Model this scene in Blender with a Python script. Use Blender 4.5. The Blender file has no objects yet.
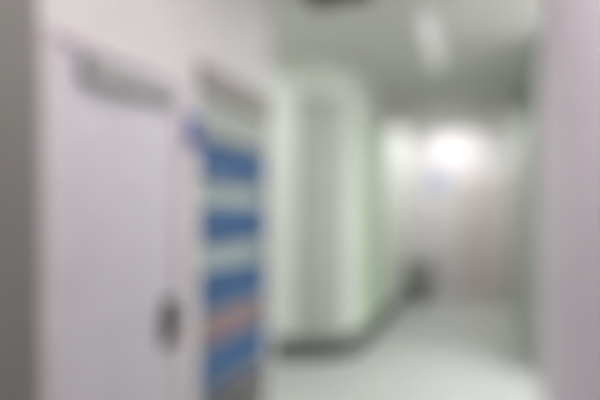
import bpy, bmesh, math
from mathutils import Vector

C = bpy.context.scene.collection
sc = bpy.context.scene

# ------------------------------------------------------------------ camera, world, exposure
cam_d = bpy.data.cameras.new('camera')
cam_d.lens = 27.0
cam_d.sensor_width = 36.0
cam_d.shift_y = 0.025
cam_d.clip_start = 0.02
DEFOCUS = True                      # the photograph is far out of focus
cam_d.dof.use_dof = DEFOCUS
cam_d.dof.focus_distance = 0.10
cam_d.dof.aperture_fstop = 3.7
cam = bpy.data.objects.new('camera', cam_d)
C.objects.link(cam)
cam.location = (0, 0, 1.5)
cam.rotation_euler = (math.radians(90), 0, math.radians(21.8))
sc.camera = cam

w = bpy.data.worlds.new('world')
sc.world = w
w.use_nodes = True
w.node_tree.nodes['Background'].inputs[0].default_value = (0.8, 0.85, 0.9, 1)
w.node_tree.nodes['Background'].inputs[1].default_value = 0.1
sc.view_settings.view_transform = 'Standard'
sc.view_settings.look = 'None'
sc.view_settings.gamma = 1.0
sc.view_settings.use_curve_mapping = False
sc.view_settings.exposure = 0.2
sc.cycles.max_bounces = 10
sc.cycles.diffuse_bounces = 6
LIGHT_NEAR, LIGHT_SIDE, LIGHT_OPEN, LIGHT_FAR = 8.6, 13.2, 33.0, 9.5

# ------------------------------------------------------------------ helpers
def srgb(r, g, b):
    f = lambda c: (c / 255 / 12.92) if c / 255 <= 0.04045 else ((c / 255 + 0.055) / 1.055) ** 2.4
    return (f(r), f(g), f(b), 1)

def mat(name, col, rough=0.6, metal=0.0, var=0.04, scale=6.0, bump=0.0, bscale=120.0, stretch=(1, 1, 1), spec=0.4):
    """painted / moulded surface with a slight procedural variation and fine grain"""
    m = bpy.data.materials.new(name)
    m.use_nodes = True
    nt = m.node_tree
    b = nt.nodes['Principled BSDF']
    b.inputs['Roughness'].default_value = rough
    b.inputs['Metallic'].default_value = metal
    b.inputs['Specular IOR Level'].default_value = spec
    tc = nt.nodes.new('ShaderNodeTexCoord')
    mp = nt.nodes.new('ShaderNodeMapping')
    mp.inputs['Scale'].default_value = stretch
    nt.links.new(tc.outputs['Object'], mp.inputs['Vector'])
    n = nt.nodes.new('ShaderNodeTexNoise')
    n.inputs['Scale'].default_value = scale
    n.inputs['Detail'].default_value = 4
    nt.links.new(mp.outputs['Vector'], n.inputs['Vector'])
    r = nt.nodes.new('ShaderNodeValToRGB')
    r.color_ramp.elements[0].position = 0.3
    r.color_ramp.elements[1].position = 0.7
    r.color_ramp.elements[0].color = tuple(c * (1 - var) for c in col[:3]) + (1,)
    r.color_ramp.elements[1].color = tuple(min(1, c * (1 + var)) for c in col[:3]) + (1,)
    nt.links.new(n.outputs['Fac'], r.inputs['Fac'])
    nt.links.new(r.outputs['Color'], b.inputs['Base Color'])
    if bump:
        n2 = nt.nodes.new('ShaderNodeTexNoise')
        n2.inputs['Scale'].default_value = bscale
        nt.links.new(mp.outputs['Vector'], n2.inputs['Vector'])
        bp = nt.nodes.new('ShaderNodeBump')
        bp.inputs['Strength'].default_value = bump
        bp.inputs['Distance'].default_value = 0.004
        nt.links.new(n2.outputs['Fac'], bp.inputs['Height'])
        nt.links.new(bp.outputs['Normal'], b.inputs['Normal'])
    return m

def emit(name, col, strength):
    m = bpy.data.materials.new(name)
    m.use_nodes = True
    b = m.node_tree.nodes['Principled BSDF']
    b.inputs['Base Color'].default_value = (0.8, 0.8, 0.8, 1)
    b.inputs['Emission Color'].default_value = col
    b.inputs['Emission Strength'].default_value = strength
    return m

def box(bm, x0, x1, y0, y1, z0, z1):
    v = [bm.verts.new(p) for p in ((x0, y0, z0), (x1, y0, z0), (x1, y1, z0), (x0, y1, z0),
                                   (x0, y0, z1), (x1, y0, z1), (x1, y1, z1), (x0, y1, z1))]
    for f in ((0, 3, 2, 1), (4, 5, 6, 7), (0, 1, 5, 4), (1, 2, 6, 5), (2, 3, 7, 6), (3, 0, 4, 7)):
        bm.faces.new([v[i] for i in f])

def tube(bm, p0, p1, r, n=20):
    p0, p1 = Vector(p0), Vector(p1)
    d = (p1 - p0).normalized()
    a = d.orthogonal().normalized()
    b = d.cross(a)
    rings = []
    for p in (p0, p1):
        rings.append([bm.verts.new(p + r * (math.cos(2 * math.pi * i / n) * a + math.sin(2 * math.pi * i / n) * b)) for i in range(n)])
    for i in range(n):
        bm.faces.new((rings[0][i], rings[0][(i + 1) % n], rings[1][(i + 1) % n], rings[1][i]))
    bm.faces.new(rings[0][::-1])
    bm.faces.new(rings[1])

def prism(bm, pts, z0, z1):
    lo = [bm.verts.new((x, y, z0)) for x, y in pts]
    hi = [bm.verts.new((x, y, z1)) for x, y in pts]
    n = len(pts)
    for i in range(n):
        bm.faces.new((lo[i], lo[(i + 1) % n], hi[(i + 1) % n], hi[i]))
    bm.faces.new(lo[::-1])
    bm.faces.new(hi)

def obj(name, bm, m, parent=None, bevel=0.0, seg=2, smooth=False):
    bmesh.ops.recalc_face_normals(bm, faces=bm.faces[:])
    me = bpy.data.meshes.new(name)
    bm.to_mesh(me)
    bm.free()
    me.materials.append(m)
    if smooth:
        for p in me.polygons:
            p.use_smooth = True
    o = bpy.data.objects.new(name, me)
    C.objects.link(o)
    if parent:
        o.parent = parent
        o.location = -parent.location if parent.type == 'EMPTY' else (0, 0, 0)
    if bevel:
        md = o.modifiers.new('bevel', 'BEVEL')
        md.width = bevel
        md.segments = seg
        md.limit_method = 'ANGLE'
        md.angle_limit = math.radians(40)
    return o

def boxes(name, m, lst, parent=None, bevel=0.0, seg=2):
    bm = bmesh.new()
    for b in lst:
        box(bm, *b)
    return obj(name, bm, m, parent, bevel, seg)

def struct(o):
    o['kind'] = 'structure'
    return o

def thing(name, label, cat, loc, group=None):
    o = bpy.data.objects.new(name, None)
    C.objects.link(o)
    o.location = loc
    o.empty_display_size = 0.1
    return tag(o, label, cat, group)

def tag(o, label, cat, group=None):
    o['label'] = label
    o['category'] = cat
    if group:
        o['group'] = group
    return o

def empty_struct(name, loc):
    o = bpy.data.objects.new(name, None)
    C.objects.link(o)
    o.location = loc
    return struct(o)

# ------------------------------------------------------------------ materials
M_wall = mat('warm_white_paint', srgb(222, 219, 217), 0.55, bump=0.08)
M_rwall = mat('pinkish_white_paint', srgb(240, 226, 236), 0.55, bump=0.08)
M_far = mat('cool_white_paint', srgb(218, 214, 214), 0.5, bump=0.08)
M_panel = mat('green_white_panel', srgb(220, 226, 216), 0.4)
M_ggreen = mat('grey_green', srgb(172, 178, 170), 0.5)
M_grey = mat('mid_grey', srgb(136, 134, 128), 0.5)
M_ceil = mat('ceiling_paint', srgb(210, 211, 206), 0.8, bump=0.1)
M_floor = mat('vinyl_floor', srgb(184, 187, 183), 0.35, var=0.06, scale=40)
M_door = mat('lavender_white_laminate', srgb(216, 213, 217), 0.45)
M_frame = mat('door_frame_paint', srgb(224, 214, 216), 0.45)
M_metal = mat('brushed_grey_metal', srgb(174, 176, 172), 0.5, 0.2, stretch=(1, 1, 12))
M_dark = mat('dark_handle_metal', srgb(26, 25, 26), 0.5, 0.1)
M_base = mat('dark_grey_vinyl', srgb(72, 75, 70), 0.5)
M_bench = mat('charcoal_laminate', srgb(150, 151, 148), 0.5)
M_blue = mat('blue_plastic', srgb(70, 106, 150), 0.4)
M_violet = mat('blue_violet_card', srgb(78, 92, 168), 0.5)
M_linen = mat('pale_green_linen', srgb(196, 210, 204), 0.9, bump=0.4, bscale=300)
M_pink = mat('dusty_pink_linen', srgb(170, 146, 144), 0.9, bump=0.4, bscale=300)
M_shelf = mat('grey_shelf_steel', srgb(178, 182, 180), 0.45, 0.2)
M_header = mat('taupe_header', srgb(156, 151, 146), 0.5)
M_greenpanel = mat('pale_green_panel', srgb(184, 206, 174), 0.4)
M_vent = mat('brown_vent_metal', srgb(104, 92, 78), 0.5, 0.2)
M_beige = mat('beige_grey_laminate', srgb(206, 196, 192), 0.5)
M_pale = mat('pale_diffuser', srgb(226, 230, 222), 0.4)
M_lamp_frame = mat('white_lamp_frame', srgb(230, 230, 228), 0.4)
CEIL = 3.15

# ------------------------------------------------------------------ room shell
struct(boxes('floor', M_floor, [(-3.4, 2.6, -1.7, 9.0, -0.1, 0)]))
struct(boxes('ceiling', M_ceil, [(-3.4, 2.6, -1.7, 9.0, CEIL, CEIL + 0.1)]))
XL = -1.37
struct(boxes('wall_left', M_wall, [
    (-1.95, XL, 1.02, 1.08, 0, CEIL),          # beside the door
    (-1.95, XL, 1.08, 1.87, 2.16, CEIL),       # over the door
    (-1.95, XL, 1.87, 1.985, 0, CEIL),         # between door and alcove
    (-1.95, XL, 1.985, 2.83, 2.32, CEIL),      # over the alcove
    (-1.95, -1.88, 1.985, 2.83, 0, 2.32),      # back of the alcove
    (-1.95, XL, 2.83, 2.90, 0, CEIL)]))        # end of the wall
struct(boxes('wall_near', M_grey, [(-1.95, -1.30, -1.6, 1.02, 0, CEIL)], bevel=0.006))  # one even grey, darker than the rest of the left wall
struct(boxes('wall_back', M_wall, [(-3.4, 2.6, -1.7, -1.6, 0, CEIL)]))
struct(boxes('wall_right', M_rwall, [(0.33, 0.42, -1.6, 3.0, 0, CEIL), (0.42, 2.5, 2.9, 3.0, 0, CEIL)], bevel=0.01))  # second box bounds an unseen side opening, added to bring in fill light
XR = 0.5
struct(boxes('wall_passage', M_ggreen, [(XR, XR + 0.12, 4.6, 5.25, 0, CEIL), (XR + 0.12, 2.5, 4.6, 4.72, 0, CEIL), (XR, XR + 0.12, 6.25, 8.7, 0, CEIL),
                                       (XR, XR + 0.12, 5.25, 6.25, 2.15, CEIL)]))
struct(boxes('wall_far', M_far, [(-3.4, 2.6, 8.7, 8.8, 0, CEIL)]))
struct(boxes('wall_side', M_panel, [(-3.3, -3.2, 1.2, 4.4, 0, CEIL), (-3.2, -1.95, 1.2, 1.3, 0, CEIL), (2.5, 2.6, 2.9, 4.84, 0, CEIL)]))

struct(boxes('trim_3', M_lamp_frame, [(-1.23, XR, 6.45, 6.65, 2.78, CEIL)], bevel=0.004))   # ceiling bulkhead across the passage

# wall beyond the side opening, turning the corner in a curve
prof = [(-3.3, 3.76), (-1.99, 4.27), (-1.60, 4.42)]
c0, c1, c2 = Vector((-1.60, 4.42)), Vector((-1.26, 4.55)), Vector((-1.23, 5.05))
for i in range(1, 13):
    t = i / 12
    p = c0 * (1 - t) ** 2 + c1 * 2 * t * (1 - t) + c2 * t * t
    prof.append((p.x, p.y))
def offset(pts, d):
    out = []
    for i, p in enumerate(pts):
        a = Vector(pts[max(0, i - 1)]); b = Vector(pts[min(len(pts) - 1, i + 1)])
        t = (b - a).normalized()
        out.append((p[0] + t.y * d, p[1] - t.x * d))
    return out
front = prof[:5]
full = prof + [(-1.23, 8.7)]
bm = bmesh.new()
prism(bm, full + [(-1.45, 8.7), (-1.45, 5.2), (-1.75, 4.75), (-3.3, 4.2)], 0, CEIL)
struct(obj('wall_corner', bm, M_panel))
# dark skirting following that wall
bm = bmesh.new()
base_line = full[:-1] + [(-1.23, 7.6)]
prism(bm, offset(base_line, 0.016) + base_line[::-1], 0, 0.21)
struct(obj('baseboard_left', bm, M_base))
# grey-green strip on the face of the curved wall, darker than the wall beside it
def on_face(a, b):
    """points of the wall line between the arc lengths a and b"""
    pts, s = [], 0.0
    for i in range(len(full) - 1):
        p, q = Vector(full[i]), Vector(full[i + 1])
        L = (q - p).length
        for k in range(0, 21):
            t = k / 20
            if a <= s + t * L <= b:
                r = p.lerp(q, t)
                if not pts or (Vector(pts[-1]) - r).length > 0.004:
                    pts.append((r.x, r.y))
        s += L
    return pts
def face_strip(name, a, b, z0, z1, m, th=0.012):
    pts = on_face(a, b)
    bm = bmesh.new()
    prism(bm, offset(pts, th) + pts[::-1], z0, z1)
    return struct(obj(name, bm, m))
face_strip('trim_1', 1.62, 2.16, 0.19, 2.75, M_ggreen)
face_strip('trim_2', 2.50, 3.55, 0.19, 2.60, M_greenpanel)

# ------------------------------------------------------------------ near door with closer and lever
d = empty_struct('door_1', (-1.40, 1.475, 0))
boxes('door_frame', M_frame, [(-1.47, -1.355, 1.08, 1.12, 0, 2.16), (-1.47, -1.355, 1.83, 1.87, 0, 2.16),
                              (-1.47, -1.355, 1.12, 1.83, 2.12, 2.16)], d, 0.004)
lf = boxes('door_leaf', M_door, [(-1.425, -1.38, 1.123, 1.827, 0.008, 2.117)], d, 0.003)
cl = boxes('door_closer', M_metal, [(-1.38, -1.325, 1.24, 1.50, 2.0, 2.085)], d, 0.008)
boxes('closer_track', M_metal, [(-1.38, -1.337, 1.50, 1.75, 2.01, 2.075)], cl, 0.004)
boxes('closer_arm', M_metal, [(-1.335, -1.325, 1.502, 1.74, 2.03, 2.05)], cl, 0.003)
bm = bmesh.new()
box(bm, -1.38, -1.366, 1.715, 1.805, 0.88, 1.10)
hp = obj('handle_plate', bm, M_dark, d, 0.003)
bm = bmesh.new()
tube(bm, (-1.37, 1.77, 1.03), (-1.322, 1.77, 1.03), 0.016)
tube(bm, (-1.322, 1.785, 1.03), (-1.322, 1.66, 1.026), 0.014)
obj('door_handle', bm, M_dark, hp, 0.002)
bm = bmesh.new()
tube(bm, (-1.372, 1.77, 0.94), (-1.362, 1.77, 0.94), 0.012)
obj('lock_cylinder', bm, M_metal, hp, 0.001)
bm = bmesh.new()
for z in (0.25, 1.05, 1.88):
    tube(bm, (-1.372, 1.118, z), (-1.372, 1.118, z + 0.1), 0.008)
obj('hinges', bm, M_metal, d)

# ------------------------------------------------------------------ doors far away
d2 = empty_struct('door_2', (-0.05, 8.68, 0))
boxes('door_frame', M_far, [(-0.42, -0.36, 8.66, 8.70, 0, 2.2), (0.39, 0.45, 8.66, 8.70, 0, 2.2), (-0.36, 0.39, 8.66, 8.70, 2.14, 2.2)], d2, 0.004)
boxes('door_leaf', M_beige, [(-0.358, 0.388, 8.675, 8.70, 0.01, 2.138)], d2, 0.003)
bm = bmesh.new()
tube(bm, (-0.29, 8.675, 1.02), (-0.29, 8.63, 1.02), 0.011)
tube(bm, (-0.30, 8.63, 1.02), (-0.17, 8.63, 1.02), 0.010)
obj('door_handle', bm, M_metal, d2)
d3 = empty_struct('door_3', (XR + 0.05, 5.75, 0))
boxes('door_frame', M_far, [(XR - 0.01, XR + 0.11, 5.25, 5.31, 0, 2.15), (XR - 0.01, XR + 0.11, 6.19, 6.25, 0, 2.15),
                            (XR - 0.01, XR + 0.11, 5.31, 6.19, 2.09, 2.15)], d3, 0.004)
boxes('door_leaf', M_ggreen, [(XR + 0.03, XR + 0.075, 5.313, 6.187, 0.01, 2.087)], d3, 0.003)
bm = bmesh.new()
tube(bm, (XR + 0.03, 5.40, 1.02), (XR - 0.02, 5.40, 1.02), 0.011)
tube(bm, (XR - 0.02, 5.39, 1.02), (XR - 0.02, 5.52, 1.02), 0.010)
obj('door_handle', bm, M_metal, d3)

# ------------------------------------------------------------------ shelf unit in the alcove
s = thing('shelf_unit', 'grey metal shelf unit in the alcove beside the white door', 'shelf', (-1.62, 2.41, 0))
Y0, Y1 = 1.99, 2.825
SH = (0.53, 0.965, 1.335, 1.69)
for x in (-1.40, -1.86):
    for y in (Y0 + 0.002, Y1 - 0.032):
        boxes('upright', M_shelf, [(x, x + 0.022, y, y + 0.03, 0, 2.31)], s, 0.002)
for z in SH:
    boxes('shelf_board', M_shelf, [(-1.86, -1.385, Y0 + 0.033, Y1 - 0.033, z - 0.025, z)], s, 0.002)
boxes('back_panel', M_linen, [(-1.875, -1.862, Y0 + 0.002, Y1 - 0.002, 0.53, 2.31)], s)
boxes('gap_infill', M_ggreen, [(-1.385, -1.375, Y0 + 0.005, Y1 - 0.005, 1.925, 2.16)], s, 0.002)  # added front over the empty top gap, which would otherwise fall dark
boxes('header_panel', M_header, [(-1.377, -1.345, Y0, Y1, 2.16, 2.30)], s, 0.004)

def crate(z, h, label):
    t = thing('storage_crate', label, 'crate', (-1.60, 2.41, z), 'blue crates on the shelf unit')
    xa, xb, ya, yb = -1.845, -1.375, Y0 + 0.04, Y1 - 0.04
    th, z1 = 0.008, z + h
    bm = bmesh.new()
    z = z + 0.001
    box(bm, xa, xb, ya, yb, z, z + th)
    box(bm, xa, xa + th, ya, yb, z + th, z1)
    box(bm, xb - th, xb, ya, yb, z + th, z1)
    box(bm, xa + th, xb - th, ya, ya + th, z + th, z1)
    box(bm, xa + th, xb - th, yb - th, yb, z + th, z1)
    obj('crate_body', bm, M_blue, t, 0.002)
    boxes('rim', M_blue, [(xb, xb + 0.010, ya, yb, z1 - 0.03, z1)], t, 0.003)
    for k in range(5):
        y = ya + 0.08 + k * (yb - ya - 0.16) / 4
        boxes('rib', M_blue, [(xb, xb + 0.006, y - 0.006, y + 0.006, z + 0.015, z1 - 0.03)], t, 0.001)
    return t
crate(SH[3], 0.215, 'blue crate on the top shelf, nothing stacked above it')
crate(SH[2], 0.215, 'blue crate on the second shelf from the top')
crate(SH[1], 0.235, 'blue crate directly above the dusty pink folded blanket')
crate(SH[0], 0.255, 'blue crate on the lowest shelf, under the dusty pink folded blanket')

def blanket(z0, z1, m, label):
    # soft layered folds, each a rounded slab of the one folded cloth
    n = 3
    bm = bmesh.new()
    h = (z1 - z0) / n
    for k in range(n):
        a, b = z0 + k * h, z0 + (k + 1) * h
        R = h / 2
        ring = []
        for j in range(9):
            t = math.pi / 2 - math.pi * j / 8
            ring.append((-1.395 - R + R * math.cos(t) - 0.004 * (k % 2), (a + b) / 2 + R * math.sin(t) * 0.98))
        ring += [(-1.82, a + 0.001), (-1.82, b - 0.001)]
        lo = [bm.verts.new((x, Y0 + 0.065, z)) for x, z in ring]
        hi = [bm.verts.new((x, Y1 - 0.065, z)) for x, z in ring]
        N = len(ring)
        for i in range(N):
            bm.faces.new((lo[i], lo[(i + 1) % N], hi[(i + 1) % N], hi[i]))
        bm.faces.new(lo[::-1]); bm.faces.new(hi)
    return tag(obj('folded_blanket', bm, m), label, 'blanket', 'folded blankets in the crates')
blanket(SH[2] + 0.10, SH[3] - 0.03, M_linen, 'upper of the two pale green folded blankets, just under the top shelf')
blanket(SH[1] + 0.10, SH[2] - 0.03, M_linen, 'lower of the two pale green folded blankets, above the third blue crate')
blanket(SH[0] + 0.10, SH[1] - 0.03, M_pink, 'dusty pink folded blanket above the lowest blue crate')

# small blue-violet placard standing out from the wall between door and alcove
p = thing('wall_placard', 'small blue violet placard on the wall post between white door and shelf unit', 'sign', (-1.36, 1.93, 1.94))
boxes('placard_plate', M_violet, [(-1.367, -1.345, 1.88, 1.98, 1.85, 2.01)], p, 0.003)
boxes('wall_bracket', M_shelf, [(-1.3699, -1.367, 1.90, 1.96, 1.88, 1.99)], p)

# ------------------------------------------------------------------ low dark cabinet at the end of the passage
k = thing('low_cabinet', 'low dark grey cabinet on legs in the far left corner of the passage', 'cabinet', (-0.98, 8.25, 0))
boxes('cabinet_body', M_bench, [(-1.22, -0.79, 7.9, 8.6, 0.31, 0.66)], k, 0.006)
boxes('cabinet_top', M_bench, [(-1.222, -0.77, 7.885, 8.615, 0.66, 0.69)], k, 0.006)
for y in (7.91, 8.255):
    dr = boxes('cabinet_door', M_bench, [(-0.79, -0.772, y, y + 0.335, 0.32, 0.65)], k, 0.003)
    boxes('door_pull', M_metal, [(-0.772, -0.757, y + 0.15, y + 0.19, 0.56, 0.575)], dr, 0.002)
for x in (-1.19, -0.84):
    for y in (7.94, 8.53):
        bm = bmesh.new()
        tube(bm, (x, y, 0), (x, y, 0.315), 0.018)
        obj('leg', bm, M_metal, k)

# small pale blue notice on the end wall
n = thing('wall_notice', 'small pale blue notice on the end wall left of the beige door', 'notice', (-0.76, 8.69, 1.95))
boxes('notice_sheet', mat('pale_blue_card', srgb(184, 190, 214), 0.6), [(-0.93, -0.57, 8.684, 8.692, 1.95, 2.30)], n)
boxes('notice_frame', M_metal, [(-0.955, -0.93, 8.68, 8.7, 1.925, 2.325), (-0.57, -0.545, 8.68, 8.7, 1.925, 2.325),
                                (-0.93, -0.57, 8.68, 8.7, 1.925, 1.95), (-0.93, -0.57, 8.68, 8.7, 2.30, 2.325)], n, 0.003)
boxes('notice_backing', M_metal, [(-0.93, -0.57, 8.692, 8.7, 1.95, 2.30)], n)

# ------------------------------------------------------------------ ceiling fittings
def panel_light(x, y, sx, sy, strength, col, label):
    t = thing('ceiling_light', label, 'ceiling light', (x, y, CEIL - 0.03), 'square ceiling panel lights')
    e = 0.025
    z0, z1 = CEIL - 0.035, CEIL
    boxes('lamp_frame', M_lamp_frame, [(x - sx - e, x - sx, y - sy - e, y + sy + e, z0, z1), (x + sx, x + sx + e, y - sy - e, y + sy + e, z0, z1),
                                       (x - sx, x + sx, y - sy - e, y - sy, z0, z1), (x - sx, x + sx, y + sy, y + sy + e, z0, z1)], t, 0.003)
    boxes('diffuser', emit('lit_diffuser', col, strength), [(x - sx, x + sx, y - sy, y + sy, CEIL - 0.025, CEIL - 0.005)], t)
    return t
panel_light(-0.25, 0.95, 0.3, 0.6, LIGHT_NEAR, (1, 0.99, 1, 1), 'long unseen fill panel added on the ceiling over the near end by the white door')  # out of view, added to light the door and right wall
panel_light(-2.3, 3.3, 0.3, 0.3, LIGHT_SIDE, (0.975, 0.985, 1, 1), 'square unseen fill panel added in the side opening left of the curved wall')  # out of view, put in to brighten the left of the curved wall
panel_light(1.2, 3.86, 0.6, 0.3, LIGHT_OPEN, (0.975, 0.985, 1, 1), 'unseen fill panel added in the made-up side opening on the right')  # made-up lamp out of view, fills the passage with light
panel_light(-0.2, 6.95, 0.45, 0.2, LIGHT_FAR * 1.25, (1, 0.97, 1, 1), 'added fill panel hidden close behind the ceiling bulkhead')  # extra lamp kept out of sight to brighten the passage floor
panel_light(-0.5, 7.9, 0.3, 0.5, LIGHT_FAR * 0.88, (1, 0.97, 1, 1), 'bright lit ceiling panel at the far end of the passage behind the bulkhead')
t = thing('linear_light', 'slim dimly lit ceiling light running along the passage', 'ceiling light', (-0.42, 4.4, CEIL - 0.05))
boxes('lamp_housing', M_lamp_frame, [(-0.50, -0.34, 3.75, 5.15, CEIL - 0.03, CEIL)], t, 0.004)
boxes('diffuser', emit('dim_diffuser', (1, 1, 0.98, 1), 0.2), [(-0.485, -0.355, 3.77, 5.13, CEIL - 0.055, CEIL - 0.03)], t, 0.01)
t = thing('ceiling_vent', 'brown ceiling vent near the top edge above the curved wall', 'vent', (-0.98, 3.15, CEIL - 0.02))
xa, xb, ya, yb = -1.22, -0.74, 2.95, 3.35
boxes('vent_frame', M_vent, [(xa, xa + 0.03, ya, yb, CEIL - 0.02, CEIL), (xb - 0.03, xb, ya, yb, CEIL - 0.02, CEIL),
                             (xa + 0.03, xb - 0.03, ya, ya + 0.03, CEIL - 0.02, CEIL), (xa + 0.03, xb - 0.03, yb - 0.03, yb, CEIL - 0.02, CEIL)], t, 0.002)
boxes('vent_backing', M_dark, [(xa + 0.03, xb - 0.03, ya + 0.03, yb - 0.03, CEIL - 0.004, CEIL)], t)
for i in range(7):
    y = ya + 0.055 + i * 0.047
    boxes('slat', M_vent, [(xa + 0.03, xb - 0.03, y, y + 0.02, CEIL - 0.016, CEIL - 0.006)], t)
